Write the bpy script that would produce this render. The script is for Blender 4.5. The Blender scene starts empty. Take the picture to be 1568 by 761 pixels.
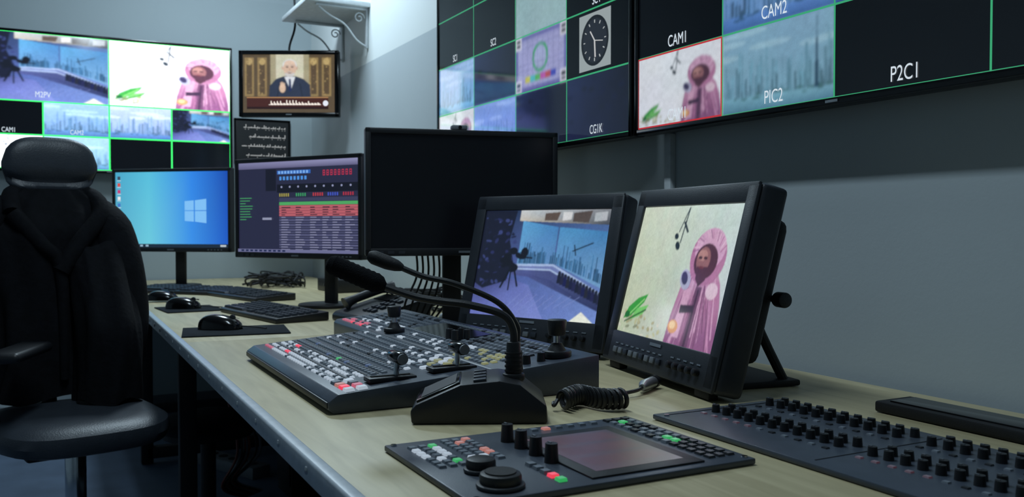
import bpy, bmesh, math, random
import numpy as np
from mathutils import Vector, Matrix, Euler
random.seed(7)
R=math.radians
scene=bpy.context.scene
try:
    scene.view_settings.view_transform='Standard'
    scene.view_settings.look='None'
except Exception: pass

def L(v):
    v=max(0,v)/255.0
    return v/12.92 if v<=0.04045 else ((v+0.055)/1.055)**2.4
def C(r,g,b): return (L(r),L(g),L(b),1.0)

# ---------------------------------------------------------------- materials
def mat(name,col,rough=0.5,metal=0.0,var=0.08,scale=40,bump=0.0,bscale=200,spec=0.5,emit=None,estr=1.0):
    m=bpy.data.materials.new(name); m.use_nodes=True
    nt=m.node_tree; p=nt.nodes['Principled BSDF']
    tc=nt.nodes.new('ShaderNodeTexCoord')
    nz=nt.nodes.new('ShaderNodeTexNoise'); nz.inputs['Scale'].default_value=scale; nz.inputs['Detail'].default_value=3
    nt.links.new(tc.outputs['Object'],nz.inputs['Vector'])
    rp=nt.nodes.new('ShaderNodeValToRGB')
    a=tuple(c*(1-var) for c in col[:3])+(1,); b=tuple(min(1,c*(1+var)) for c in col[:3])+(1,)
    rp.color_ramp.elements[0].position=0.3; rp.color_ramp.elements[1].position=0.7
    rp.color_ramp.elements[0].color=a; rp.color_ramp.elements[1].color=b
    nt.links.new(nz.outputs['Fac'],rp.inputs['Fac']); nt.links.new(rp.outputs['Color'],p.inputs['Base Color'])
    p.inputs['Roughness'].default_value=rough; p.inputs['Metallic'].default_value=metal
    p.inputs['Specular IOR Level'].default_value=spec
    if bump>0:
        n2=nt.nodes.new('ShaderNodeTexNoise'); n2.inputs['Scale'].default_value=bscale
        nt.links.new(tc.outputs['Object'],n2.inputs['Vector'])
        bp=nt.nodes.new('ShaderNodeBump'); bp.inputs['Strength'].default_value=bump; bp.inputs['Distance'].default_value=0.002
        nt.links.new(n2.outputs['Fac'],bp.inputs['Height']); nt.links.new(bp.outputs['Normal'],p.inputs['Normal'])
    if emit:
        p.inputs['Emission Color'].default_value=emit; p.inputs['Emission Strength'].default_value=estr
    return m

BLK=mat('black_plastic',C(24,26,30),0.42,bump=0.15,bscale=600)
BLK2=mat('matte_black',C(15,17,21),0.65,bump=0.2,bscale=400)
GLOSS=mat('gloss_black',C(10,11,13),0.16)
DGR=mat('dark_grey_plastic',C(42,46,53),0.45,bump=0.1,bscale=500)
PAN=mat('panel_grey',C(66,74,86),0.38,bump=0.1,bscale=500)
MGR=mat('mid_grey_plastic',C(105,111,118),0.5)
SIL=mat('brushed_silver',C(170,176,182),0.35,metal=0.8)
EDGE=mat('edge_trim',C(180,188,196),0.35,bump=0.1)
CHR=mat('chrome',C(200,205,210),0.15,metal=1.0)
FAB=mat('black_fabric',C(28,34,40),0.92,bump=0.6,bscale=300,spec=0.2,var=0.25)
MESHF=mat('chair_leather',C(48,54,62),0.42,bump=0.3,bscale=250)
JKT=mat('jacket_cloth',C(12,14,19),0.88,bump=0.7,bscale=90,spec=0.2,var=0.3)
FOAM=mat('mic_foam',C(22,23,26),0.95,bump=0.9,bscale=500,spec=0.1)
KEY=mat('key_plastic',C(44,50,60),0.42)
WHT=mat('white_paint_metal',C(205,212,216),0.5)
REDC=mat('red_cable',C(120,60,50),0.5)
def em(name,c,s,base=None): return mat(name,base or C(120,126,134),0.4,emit=c,estr=s)
E_W=em('btn_white',C(205,220,235),0.55); E_B=em('btn_blue',C(90,120,190),0.2); E_R=em('btn_red',C(255,50,80),0.8)
E_P=em('btn_pink',C(255,110,140),0.4); E_O=em('btn_orange',C(255,160,140),0.35); E_G=em('btn_green',C(60,220,110),0.45)
E_Y=em('btn_yellow',C(215,215,130),0.25); E_D=mat('btn_grey',C(118,126,136),0.45); E_K=mat('btn_black',C(38,42,48),0.45)
E_PD=em('btn_dim_pink',C(200,90,110),0.06)

def nodes_mat(name):
    m=bpy.data.materials.new(name); m.use_nodes=True
    return m,m.node_tree,m.node_tree.nodes['Principled BSDF']

def desk_mat():
    m,nt,p=nodes_mat('laminate_wood')
    tc=nt.nodes.new('ShaderNodeTexCoord'); mp=nt.nodes.new('ShaderNodeMapping')
    mp.inputs['Scale'].default_value=(14,1.2,5)
    nz=nt.nodes.new('ShaderNodeTexNoise'); nz.inputs['Scale'].default_value=3.0; nz.inputs['Detail'].default_value=8; nz.inputs['Distortion'].default_value=0.6
    nt.links.new(tc.outputs['Object'],mp.inputs['Vector']); nt.links.new(mp.outputs['Vector'],nz.inputs['Vector'])
    rp=nt.nodes.new('ShaderNodeValToRGB'); e=rp.color_ramp.elements
    e[0].position=0.25; e[0].color=C(176,163,126); e[1].position=0.75; e[1].color=C(208,195,156)
    nt.links.new(nz.outputs['Fac'],rp.inputs['Fac']); nt.links.new(rp.outputs['Color'],p.inputs['Base Color'])
    p.inputs['Roughness'].default_value=0.44; p.inputs['Specular IOR Level'].default_value=0.4
    bp=nt.nodes.new('ShaderNodeBump'); bp.inputs['Strength'].default_value=0.08; bp.inputs['Distance'].default_value=0.002
    nt.links.new(nz.outputs['Fac'],bp.inputs['Height']); nt.links.new(bp.outputs['Normal'],p.inputs['Normal'])
    return m
WOOD=desk_mat()

def wall_mat(name,lo,hi,zsplit):
    m,nt,p=nodes_mat(name)
    g=nt.nodes.new('ShaderNodeNewGeometry'); sx=nt.nodes.new('ShaderNodeSeparateXYZ')
    nt.links.new(g.outputs['Position'],sx.inputs['Vector'])
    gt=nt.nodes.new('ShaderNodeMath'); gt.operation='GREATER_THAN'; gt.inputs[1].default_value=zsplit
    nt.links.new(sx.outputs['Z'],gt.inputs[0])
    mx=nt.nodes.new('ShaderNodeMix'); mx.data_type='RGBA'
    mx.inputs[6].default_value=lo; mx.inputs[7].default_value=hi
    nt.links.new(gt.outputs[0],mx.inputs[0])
    nz=nt.nodes.new('ShaderNodeTexNoise'); nz.inputs['Scale'].default_value=2.2; nz.inputs['Detail'].default_value=5
    nt.links.new(g.outputs['Position'],nz.inputs['Vector'])
    mr=nt.nodes.new('ShaderNodeMapRange'); mr.inputs[3].default_value=0.94; mr.inputs[4].default_value=1.04
    nt.links.new(nz.outputs['Fac'],mr.inputs[0])
    mul=nt.nodes.new('ShaderNodeVectorMath'); mul.operation='SCALE'
    nt.links.new(mx.outputs[2],mul.inputs[0]); nt.links.new(mr.outputs[0],mul.inputs[3])
    nt.links.new(mul.outputs[0],p.inputs['Base Color'])
    p.inputs['Roughness'].default_value=0.6
    n2=nt.nodes.new('ShaderNodeTexNoise'); n2.inputs['Scale'].default_value=120
    nt.links.new(g.outputs['Position'],n2.inputs['Vector'])
    bp=nt.nodes.new('ShaderNodeBump'); bp.inputs['Strength'].default_value=0.1; bp.inputs['Distance'].default_value=0.002
    nt.links.new(n2.outputs['Fac'],bp.inputs['Height']); nt.links.new(bp.outputs['Normal'],p.inputs['Normal'])
    return m
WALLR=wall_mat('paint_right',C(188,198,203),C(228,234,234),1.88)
WALLB=wall_mat('paint_back',C(168,180,185),C(172,184,189),2.4)

# ---------------------------------------------------------------- mesh builder
class MB:
    def __init__(s): s.bm=bmesh.new(); s.mats=[]
    def mi(s,m):
        if m not in s.mats: s.mats.append(m)
        return s.mats.index(m)
    def merge(s,tmp,M,m):
        i=s.mi(m)
        bmesh.ops.recalc_face_normals(tmp,faces=tmp.faces[:])
        for f in tmp.faces: f.material_index=i; f.smooth=True
        tmp.transform(M)
        me=bpy.data.meshes.new('t'); tmp.to_mesh(me); tmp.free(); s.bm.from_mesh(me); bpy.data.meshes.remove(me)
    def box(s,c,size,m,rot=(0,0,0),bev=0.0,seg=2,pre=None):
        t=bmesh.new(); bmesh.ops.create_cube(t,size=1.0)
        t.transform(Matrix.Diagonal((size[0],size[1],size[2],1)))
        if bev>0: bmesh.ops.bevel(t,geom=t.edges[:],offset=bev,segments=seg,profile=0.5,affect='EDGES')
        M=Matrix.Translation(c)@Euler(rot).to_matrix().to_4x4()
        if pre is not None: M=pre@M
        s.merge(t,M,m)
    def key(s,c,size,m,taper=0.8,M=None):
        x,y,z=c; a,b,h=size[0]/2,size[1]/2,size[2]
        co=[(-a,-b,0),(a,-b,0),(a,b,0),(-a,b,0),(-a*taper,-b*taper,h),(a*taper,-b*taper,h),(a*taper,b*taper,h),(-a*taper,b*taper,h)]
        vs=[]
        for q in co:
            v=Vector((q[0],q[1],q[2]))
            v=(M@v) if M is not None else v
            vs.append(s.bm.verts.new(v+Vector(c)))
        i=s.mi(m)
        for f in ((4,5,6,7),(0,1,5,4),(1,2,6,5),(2,3,7,6),(3,0,4,7),(3,2,1,0)):
            fc=s.bm.faces.new([vs[k] for k in f]); fc.material_index=i
    def cyl(s,c,r,h,m,rot=(0,0,0),r2=None,seg=24,bev=0.0,pre=None):
        t=bmesh.new(); bmesh.ops.create_cone(t,cap_ends=True,segments=seg,radius1=r,radius2=r if r2 is None else r2,depth=h)
        if bev>0:
            ed=[e for e in t.edges if len(e.link_faces)==2 and any(len(f.verts)>4 for f in e.link_faces)]
            bmesh.ops.bevel(t,geom=ed,offset=bev,segments=2,profile=0.5,affect='EDGES')
        M=Matrix.Translation(c)@Euler(rot).to_matrix().to_4x4()
        if pre is not None: M=pre@M
        s.merge(t,M,m)
    def sph(s,c,rad,m,rot=(0,0,0),seg=24,pre=None):
        t=bmesh.new(); bmesh.ops.create_uvsphere(t,u_segments=seg,v_segments=seg//2,radius=1)
        M=Matrix.Translation(c)@Euler(rot).to_matrix().to_4x4()@Matrix.Diagonal((rad[0],rad[1],rad[2],1))
        if pre is not None: M=pre@M
        s.merge(t,M,m)
    def loft(s,rings,m,caps=True,M=Matrix.Identity(4)):
        t=bmesh.new(); vr=[[t.verts.new(p) for p in r] for r in rings]
        n=len(rings[0])
        for a,b in zip(vr[:-1],vr[1:]):
            for i in range(n): t.faces.new((a[i],a[(i+1)%n],b[(i+1)%n],b[i]))
        if caps: t.faces.new(vr[0][::-1]); t.faces.new(vr[-1])
        s.merge(t,M,m)
    def prism(s,poly,axis,a,b,m,bev=0.0,M=Matrix.Identity(4)):
        def mk(p,q):
            if axis=='y': return (p[0],q,p[1])
            if axis=='x': return (q,p[0],p[1])
            return (p[0],p[1],q)
        t=bmesh.new()
        v0=[t.verts.new(mk(p,a)) for p in poly]; v1=[t.verts.new(mk(p,b)) for p in poly]; n=len(poly)
        t.faces.new(v0[::-1]); t.faces.new(v1)
        for i in range(n): t.faces.new((v0[i],v0[(i+1)%n],v1[(i+1)%n],v1[i]))
        bmesh.ops.recalc_face_normals(t,faces=t.faces[:])
        if bev>0: bmesh.ops.bevel(t,geom=t.edges[:],offset=bev,segments=2,profile=0.5,affect='EDGES')
        s.merge(t,M,m)
    def tube(s,pts,r,m,seg=10,sub=6,radii=None,M=Matrix.Identity(4)):
        P=[Vector(p) for p in pts]; rr=radii or [r]*len(P)
        out=[];ro=[]
        if sub>1 and len(P)>2:
            for i in range(len(P)-1):
                p0=P[max(i-1,0)];p1=P[i];p2=P[i+1];p3=P[min(i+2,len(P)-1)]
                for k in range(sub):
                    t=k/sub
                    out.append(0.5*((2*p1)+(-p0+p2)*t+(2*p0-5*p1+4*p2-p3)*t*t+(-p0+3*p1-3*p2+p3)*t**3))
                    ro.append(rr[i]*(1-t)+rr[i+1]*t)
            out.append(P[-1]); ro.append(rr[-1])
        else: out=P;ro=rr
        rings=[]; up=None
        for i,p in enumerate(out):
            d=(out[min(i+1,len(out)-1)]-out[max(i-1,0)])
            if d.length<1e-9: d=Vector((0,0,1))
            d.normalize()
            if up is None:
                up=Vector((0,0,1)) if abs(d.z)<0.9 else Vector((1,0,0))
            u=up-d*up.dot(d)
            if u.length<1e-6: u=d.orthogonal()
            u.normalize(); v=d.cross(u); up=u
            rings.append([p+(u*math.cos(2*math.pi*k/seg)+v*math.sin(2*math.pi*k/seg))*ro[i] for k in range(seg)])
        s.loft(rings,m,True,M)
    def done(s,name,loc=(0,0,0),rz=0.0,ang=35):
        me=bpy.data.meshes.new(name); s.bm.to_mesh(me); s.bm.free()
        for m in s.mats: me.materials.append(m)
        try: me.set_sharp_from_angle(angle=R(ang))
        except Exception: pass
        o=bpy.data.objects.new(name,me); scene.collection.objects.link(o)
        o.location=loc; o.rotation_euler=(0,0,rz)
        return o

# ---------------------------------------------------------------- screen painter
_sm={}
def screen_mat(strength,rough=0.1,spec=0.5):
    k=(strength,rough,spec)
    if k in _sm: return _sm[k]
    m,nt,p=nodes_mat('screen_and_board_glow_%g'%strength)
    at=nt.nodes.new('ShaderNodeAttribute'); at.attribute_name='Col'
    p.inputs['Base Color'].default_value=(0.008,0.009,0.011,1)
    p.inputs['Roughness'].default_value=rough; p.inputs['Specular IOR Level'].default_value=spec
    nt.links.new(at.outputs['Color'],p.inputs['Emission Color']); p.inputs['Emission Strength'].default_value=strength
    _sm[k]=m; return m
_tm={}
def text_mat(c):
    if c in _tm: return _tm[c]
    m,nt,p=nodes_mat('text_glow'); p.inputs['Base Color'].default_value=c
    p.inputs['Emission Color'].default_value=c; p.inputs['Emission Strength'].default_value=0.6
    _tm[c]=m; return m
def vnoise(rs,ny,nx,cy,cx):
    g=rs.rand(cy+2,cx+2)*2-1
    yi=np.linspace(0,cy,ny); xi=np.linspace(0,cx,nx)
    y0=yi.astype(int); x0=xi.astype(int); fy=(yi-y0)[:,None]; fx=(xi-x0)[None,:]
    fy=fy*fy*(3-2*fy); fx=fx*fx*(3-2*fx)
    a=g[y0][:,x0]; b=g[y0][:,x0+1]; c=g[y0+1][:,x0]; d=g[y0+1][:,x0+1]
    return a*(1-fx)*(1-fy)+b*fx*(1-fy)+c*(1-fx)*fy+d*fx*fy
class Painter:
    EPS=2.5e-5
    def __init__(s,w,h,res=0): s.w=w;s.h=h;s.res=res;s.soft=False;s.v=[];s.f=[];s.c=[];s.k=0;s.t=[];s.sp=[];s.frame(0,0,1,1)
    def frame(s,x,y,w,h): s.ox=x;s.oy=y;s.sx=w;s.sy=h
    def T(s,x,y): return (s.ox+x*s.sx,s.oy+y*s.sy)
    def poly(s,pts,c):
        cl=c if isinstance(c,list) else [c]*len(pts)
        pp=[]
        for p in pts:
            x,y=s.T(*p)
            if s.sx!=1 or s.sy!=1: x=min(max(x,s.ox),s.ox+s.sx); y=min(max(y,s.oy),s.oy+s.sy)
            pp.append((min(max(x,0),s.w),min(max(y,0),s.h)))
        if s.soft and s.res:
            s.sp.append((pp,cl,isinstance(c,list))); return
        s.k+=1; b=len(s.v)
        for x,y in pp: s.v.append((x-s.w/2,-.0003-s.k*s.EPS,y-s.h/2))
        s.f.append(tuple(range(b,b+len(pts)))); s.c+=cl
    def rect(s,x0,y0,x1,y1,c): s.poly([(x0,y0),(x1,y0),(x1,y1),(x0,y1)],c)
    def ell(s,cx,cy,rx,ry,c,n=20,rot=0):
        ca,sa=math.cos(rot),math.sin(rot)
        s.poly([(cx+rx*math.cos(t)*ca-ry*math.sin(t)*sa,cy+rx*math.cos(t)*sa+ry*math.sin(t)*ca) for t in [2*math.pi*i/n for i in range(n)]],c)
    def line(s,x0,y0,x1,y1,t,c):
        dx,dy=x1-x0,y1-y0; l=math.hypot(dx,dy) or 1; nx,ny=-dy/l*t/2,dx/l*t/2
        s.poly([(x0-nx,y0-ny),(x1-nx,y1-ny),(x1+nx,y1+ny),(x0+nx,y0+ny)],c)
    def border(s,x0,y0,x1,y1,t,c,):
        ax=t/s.sx; ay=t/s.sy
        s.rect(x0,y0,x1,y0+ay,c); s.rect(x0,y1-ay,x1,y1,c); s.rect(x0,y0,x0+ax,y1,c); s.rect(x1-ax,y0,x1,y1,c)
    def text(s,st,x,y,size,c):
        x,y=s.T(x,y); s.t.append((st,x-s.w/2,y-s.h/2,size,c))
    def raster(s):
        nx=s.res; ny=max(4,int(s.res*s.h/s.w)); xs=np.linspace(0,s.w,nx); ys=np.linspace(0,s.h,ny)
        img=np.zeros((ny,nx,3),np.float32)
        for pts,cl,grad in s.sp:
            px=[p[0] for p in pts]; py=[p[1] for p in pts]
            i0=np.searchsorted(xs,min(px)-1e-7); i1=np.searchsorted(xs,max(px)+1e-7); j0=np.searchsorted(ys,min(py)-1e-7); j1=np.searchsorted(ys,max(py)+1e-7)
            if i1<=i0 or j1<=j0: continue
            X=xs[i0:i1][None,:]; Y=ys[j0:j1][:,None]; sub=img[j0:j1,i0:i1]
            if not grad:
                ins=np.zeros((j1-j0,i1-i0),bool); n=len(pts)
                if n==4 and abs(py[0]-py[1])<1e-9 and abs(px[1]-px[2])<1e-9 and abs(py[2]-py[3])<1e-9: ins[:]=True
                else:
                    for a in range(n):
                        x1,y1=pts[a]; x2,y2=pts[(a+1)%n]
                        if abs(y2-y1)<1e-12: continue
                        ins^=((y1>Y)!=(y2>Y))&(X<(x2-x1)*(Y-y1)/(y2-y1)+x1)
                sub[ins]=cl[0][:3]
            else:
                for a in range(1,len(pts)-1):
                    (xa,ya),(xb,yb),(xc,yc)=pts[0],pts[a],pts[a+1]
                    d=(yb-yc)*(xa-xc)+(xc-xb)*(ya-yc)
                    if abs(d)<1e-12: continue
                    l1=((yb-yc)*(X-xc)+(xc-xb)*(Y-yc))/d; l2=((yc-ya)*(X-xc)+(xa-xc)*(Y-yc))/d; l3=1-l1-l2
                    e=-1e-4; ins=(l1>=e)&(l2>=e)&(l3>=e)
                    col=l1[...,None]*np.array(cl[0][:3])+l2[...,None]*np.array(cl[a][:3])+l3[...,None]*np.array(cl[a+1][:3])
                    sub[ins]=col[ins]
        k=np.array([.08,.25,.34,.25,.08],np.float32)
        for ax in (0,1,0,1):
            p=np.pad(img,[(2,2) if q==ax else (0,0) for q in range(3)],mode='edge'); n=img.shape[ax]
            img=sum(k[q]*np.take(p,range(q,q+n),axis=ax) for q in range(5))
        rs=np.random.RandomState(int(s.w*1000)+len(s.sp))
        N=1+.05*vnoise(rs,ny,nx,9,14)+.04*vnoise(rs,ny,nx,30,44)+.06*vnoise(rs,ny,nx,80,120)+.04*(rs.rand(ny,nx)*2-1)
        T=np.stack([1+.02*vnoise(rs,ny,nx,14,20) for _ in range(3)],-1)
        img=np.clip(img*N[...,None]*T+np.array([.006,.008,.014]),0,1.2)
        return img,xs,ys
    def make(s,parent,M,strength,name='screen',rough=0.1,spec=0.5):
        if s.sp:
            img,xs,ys=s.raster(); ny,nx=img.shape[:2]
            XX,YY=np.meshgrid(xs-s.w/2,ys-s.h/2); co=np.stack([XX,np.zeros_like(XX),YY],-1).reshape(-1).astype(np.float32)
            idx=np.arange(ny*nx).reshape(ny,nx); q=np.stack([idx[:-1,:-1],idx[:-1,1:],idx[1:,1:],idx[1:,:-1]],-1).reshape(-1,4)
            me=bpy.data.meshes.new(name+'_picture'); me.vertices.add(ny*nx); me.vertices.foreach_set('co',co)
            me.loops.add(q.size); me.loops.foreach_set('vertex_index',q.reshape(-1).astype(np.int32))
            me.polygons.add(len(q)); me.polygons.foreach_set('loop_start',np.arange(0,q.size,4,dtype=np.int32))
            try: me.polygons.foreach_set('loop_total',np.full(len(q),4,dtype=np.int32))
            except Exception: pass
            me.update(calc_edges=True)
            ca=me.color_attributes.new('Col','FLOAT_COLOR','POINT')
            a4=np.ones((ny*nx,4),np.float32); a4[:,:3]=img.reshape(-1,3); ca.data.foreach_set('color',a4.reshape(-1))
            me.materials.append(screen_mat(strength,rough,spec))
            o=bpy.data.objects.new(name+'_picture',me); scene.collection.objects.link(o); o.parent=parent; o.matrix_local=M
        if s.v:
            me=bpy.data.meshes.new(name); me.from_pydata(s.v,[],s.f)
            ca=me.color_attributes.new('Col','FLOAT_COLOR','CORNER')
            for i,l in enumerate(me.loops): ca.data[i].color=s.c[l.vertex_index]
            me.materials.append(screen_mat(strength,rough,spec))
            o=bpy.data.objects.new(name,me); scene.collection.objects.link(o); o.parent=parent; o.matrix_local=M
        for (st,x,y,size,c) in s.t:
            cu=bpy.data.curves.new('label','FONT'); cu.body=st; cu.size=size; cu.align_x='CENTER'
            cu.materials.append(text_mat(c))
            q=bpy.data.objects.new('label_text',cu); scene.collection.objects.link(q); q.parent=parent
            q.matrix_local=M@Matrix.Translation((x,-.0003-(s.k+4)*s.EPS,y))@Matrix.Rotation(R(90),4,'X')@Matrix.Diagonal((.78,1.1,1,1))

BK=C(2,3,6); TW=C(225,230,235)
def pic_pink(P,x,y,w,h,bright=1.0,warm=True):
    P.frame(x,y,w,h); P.soft=True; rn=random.Random(9)
    def c(r,g,b): return C(r*bright,g*bright,b*bright)
    if warm: P.poly([(0,0),(1,0),(1,1),(0,1)],[c(190,200,168),c(200,206,216),c(202,220,216),c(212,222,200)])
    else: P.poly([(0,0),(1,0),(1,1),(0,1)],[c(240,246,255)]*4)
    for i in range(34):
        q=rn.uniform(0,.5); P.ell(q,rn.uniform(0.0,0.20-.2*q),rn.uniform(.008,.03),rn.uniform(.008,.02),rn.choice([c(170,166,130),c(190,190,150),c(140,146,120),c(210,208,190)]),8,rn.uniform(0,3))
    N=c(35,50,60)
    P.line(.50,.99,.475,.72,.010,N); P.line(.475,.88,.53,.80,.018,N); P.line(.50,.99,.44,.80,.008,N)
    P.ell(.455,.70,.022,.035,N,14,.4); P.ell(.425,.77,.020,.026,N,12,.4)
    mv=c(180,122,160); mv2=c(144,90,134); lt=c(212,166,198); dk=c(84,50,66)
    P.poly([(.53,0),(.99,0),(.985,.12),(.965,.30),(.93,.45),(.86,.58),(.66,.58),(.58,.40),(.545,.2)],[mv2,mv2,mv2,mv,mv,lt,lt,mv,mv2])
    for i in range(60):
        a=rn.uniform(.56,.96); b_=.76+(a-.76)*.5
        P.line(a,rn.uniform(-.05,.12),b_+rn.uniform(-.02,.02),rn.uniform(.3,.55),rn.uniform(.003,.010),rn.choice([mv,mv2,lt,c(196,140,180),c(124,76,114)]))
    P.ell(.77,.63,.158,.20,mv,28); P.ell(.775,.69,.135,.145,lt,24)
    for i in range(26):
        t=rn.uniform(.2,2.9); r0=.10; P.line(.77+r0*math.cos(t),.64+r0*1.2*math.sin(t),.77+.152*math.cos(t+.2),.64+.185*math.sin(t+.2),rn.uniform(.004,.010),rn.choice([mv,lt,c(228,190,214),mv2]))
    P.ell(.758,.60,.104,.125,dk,24); P.ell(.735,.61,.062,.09,c(150,102,106),18); P.ell(.722,.64,.045,.04,c(184,136,132),14)
    P.ell(.705,.622,.018,.012,c(70,44,54),10); P.ell(.752,.622,.018,.012,c(70,44,54),10)
    P.poly([(.69,.56),(.79,.56),(.79,.47),(.74,.42),(.70,.47)],dk); P.ell(.73,.555,.028,.010,c(110,56,66),10)
    P.ell(.61,.46,.05,.075,c(176,176,206),16,.3); P.ell(.60,.47,.03,.05,c(60,52,90),12,.3); P.ell(.87,.40,.052,.058,c(222,196,214),16)
    P.poly([(.60,.05),(.66,.05),(.69,.42),(.62,.38)],lt); P.poly([(.70,.0),(.765,.0),(.78,.42),(.73,.42)],c(110,70,104)); P.poly([(.72,.0),(.74,.0),(.76,.40),(.745,.40)],c(74,46,74))
    P.ell(.59,.12,.05,.05,c(214,150,100),12); P.ell(.585,.13,.03,.03,c(236,200,150),10); P.poly([(.62,.22),(.75,.24),(.74,.29),(.62,.28)],c(60,40,66))
    g=c(60,160,66)
    P.poly([(.04,.10),(.12,.13),(.24,.25),(.27,.32),(.17,.28),(.08,.20)],g)
    P.poly([(.12,.10),(.25,.16),(.30,.24),(.18,.20)],c(120,205,110)); P.line(.06,.08,.28,.20,.012,c(30,90,40))
    P.line(.10,.14,.24,.28,.01,c(150,220,130)); P.ell(.08,.14,.03,.03,c(30,110,50),8)
    P.soft=False

def pic_sky(P,x,y,w,h,top=(120,165,205),bot=(60,110,150),seed=1,burj=None,n=46):
    P.frame(x,y,w,h); P.soft=True; rnd=random.Random(seed)
    mid=[(a+b)/2 for a,b in zip(top,bot)]
    P.poly([(0,0),(1,0),(1,1),(0,1)],[C(*mid),C(*mid),C(*top),C(*top)])
    for i in range(6):
        yy=rnd.uniform(.6,.95); P.ell(rnd.uniform(0,1),yy,rnd.uniform(.1,.3),.04,C(min(255,top[0]+20),min(255,top[1]+18),min(255,top[2]+12)),14)
    for lay,(kk,hm) in enumerate(((.90,.62),(.80,.50),(.62,.36))):
        for i in range(n):
            x0=rnd.uniform(0,.98); ww=rnd.uniform(.006,.022); hh=.15+rnd.random()**2*hm
            if rnd.random()<.08: ww=.006; hh*=1.25
            k=kk*rnd.uniform(.9,1.1); P.rect(x0,.10,min(1,x0+ww),hh,C(mid[0]*k,mid[1]*k+8,mid[2]*k+10))
    P.poly([(0,0),(1,0),(1,.15),(0,.19)],[C(bot[0]*.7,bot[1]*.8,bot[2]*.85)]*2+[C(bot[0]*1.1,bot[1]*1.1,bot[2]*1.1)]*2)
    for i in range(16): P.ell(rnd.uniform(0,1),rnd.uniform(.13,.2),rnd.uniform(.01,.05),.014,C(bot[0]*.6,bot[1]*.7,bot[2]*.65),8)
    if burj: P.poly([(burj-.018,.15),(burj+.018,.15),(burj+.008,.6),(burj,.95),(burj-.008,.6)],C(34,66,88))
    P.soft=False

def pic_studio(P,x,y,w,h,b=1.0):
    def c(r,g,bb): return C(r*b,g*b,bb*b)
    P.frame(x,y,w,h); P.soft=True
    P.poly([(0,0),(1,0),(1,1),(0,1)],[c(82,94,164),c(110,134,196),c(60,90,136),c(14,18,38)])
    P.poly([(.30,1),(1,1),(1,.86),(.30,.90)],[c(190,196,200),c(120,124,130),c(50,54,62),c(190,184,170)])
    P.poly([(.50,.97),(.62,.98),(.60,.90),(.50,.90)],c(86,72,62)); P.poly([(.72,.97),(.86,.99),(.84,.88),(.72,.89)],c(78,68,62))
    P.poly([(.64,.98),(.71,.98),(.71,.91),(.64,.90)],c(205,205,205)); P.poly([(.88,.97),(.97,.98),(.97,.90),(.88,.89)],c(170,175,180))
    P.poly([(.33,.48),(.33,.90),(.62,.84),(.62,.50)],[c(100,146,192),c(84,152,200),c(64,122,176),c(90,134,182)])
    P.poly([(.63,.50),(.63,.84),(1,.80),(1,.30)],[c(96,144,190),c(76,144,192),c(58,118,168),c(110,152,194)])
    rnd=random.Random(3)
    for i in range(110):
        x0=rnd.uniform(.34,.98); hh=rnd.uniform(.03,.10)+(.1 if rnd.random()<.12 else 0); y0=.50 if x0<.63 else .50-(x0-.63)*.45
        k=rnd.uniform(.7,1.1); P.rect(x0,y0,x0+rnd.uniform(.004,.012),y0+hh+.02,c(56*k,104*k,146*k))
    P.poly([(.30,.49),(.62,.50),(1,.26),(1,.20),(.60,.44),(.30,.44)],c(160,180,216))
    P.poly([(.30,.47),(.62,.48),(1,.24),(1,.22),(.60,.455),(.30,.455)],c(106,120,172))
    P.poly([(.30,.44),(.60,.44),(1,.20),(1,.10),(.60,.36),(.30,.39)],[c(76,86,140),c(66,74,124),c(46,54,94),c(36,44,84),c(56,64,114),c(74,80,136)])
    P.poly([(.0,.0),(.6,.0),(.45,.30),(.2,.38),(0,.36)],[c(96,106,174),c(118,132,196),c(100,112,178),c(54,60,112),c(36,40,86)])
    for i in range(14):
        xx=.68+.024*i; yy=.42-.013*i
        P.ell(xx,yy,.012,.022,c(20,24,40),8); P.poly([(xx-.014,yy-.09),(xx+.014,yy-.09),(xx+.012,yy-.01),(xx-.012,yy-.01)],c(16+10*(i%2),20+8*(i%2),40+14*(i%3)))
    P.poly([(0,.3),(.07,.25),(.26,.33),(.30,.50),(.24,.72),(.27,1),(0,1)],c(12,15,34))
    for i in range(60): P.ell(rnd.uniform(.01,.29),rnd.uniform(.30,.95),rnd.uniform(.004,.02),rnd.uniform(.006,.03),rnd.choice([c(20,26,56),c(34,40,84),c(10,14,28),c(50,60,110)]),7,rnd.uniform(0,3))
    K=c(4,6,14)
    for i in range(10): P.ell(.27+rnd.uniform(-.05,.09),.52+rnd.uniform(-.09,.10),rnd.uniform(.015,.04),rnd.uniform(.015,.045),K,10,rnd.uniform(0,3))
    P.ell(.38,.60,.03,.05,K,12); P.line(.30,.5,.22,.26,.016,K); P.line(.30,.5,.36,.28,.014,K); P.line(.29,.5,.29,.24,.012,K); P.line(.34,.56,.45,.55,.014,K)
    P.poly([(.80,.0),(.97,.0),(.88,.09)],c(225,228,214)); P.line(.75,.62,.9,.70,.010,K); P.line(.78,.58,.76,.68,.008,K)
    for i in range(8): P.line(.25+.07*i,.03+.012*i,.40+.065*i,.22,.003,c(126,140,196))
    P.soft=False

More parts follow.
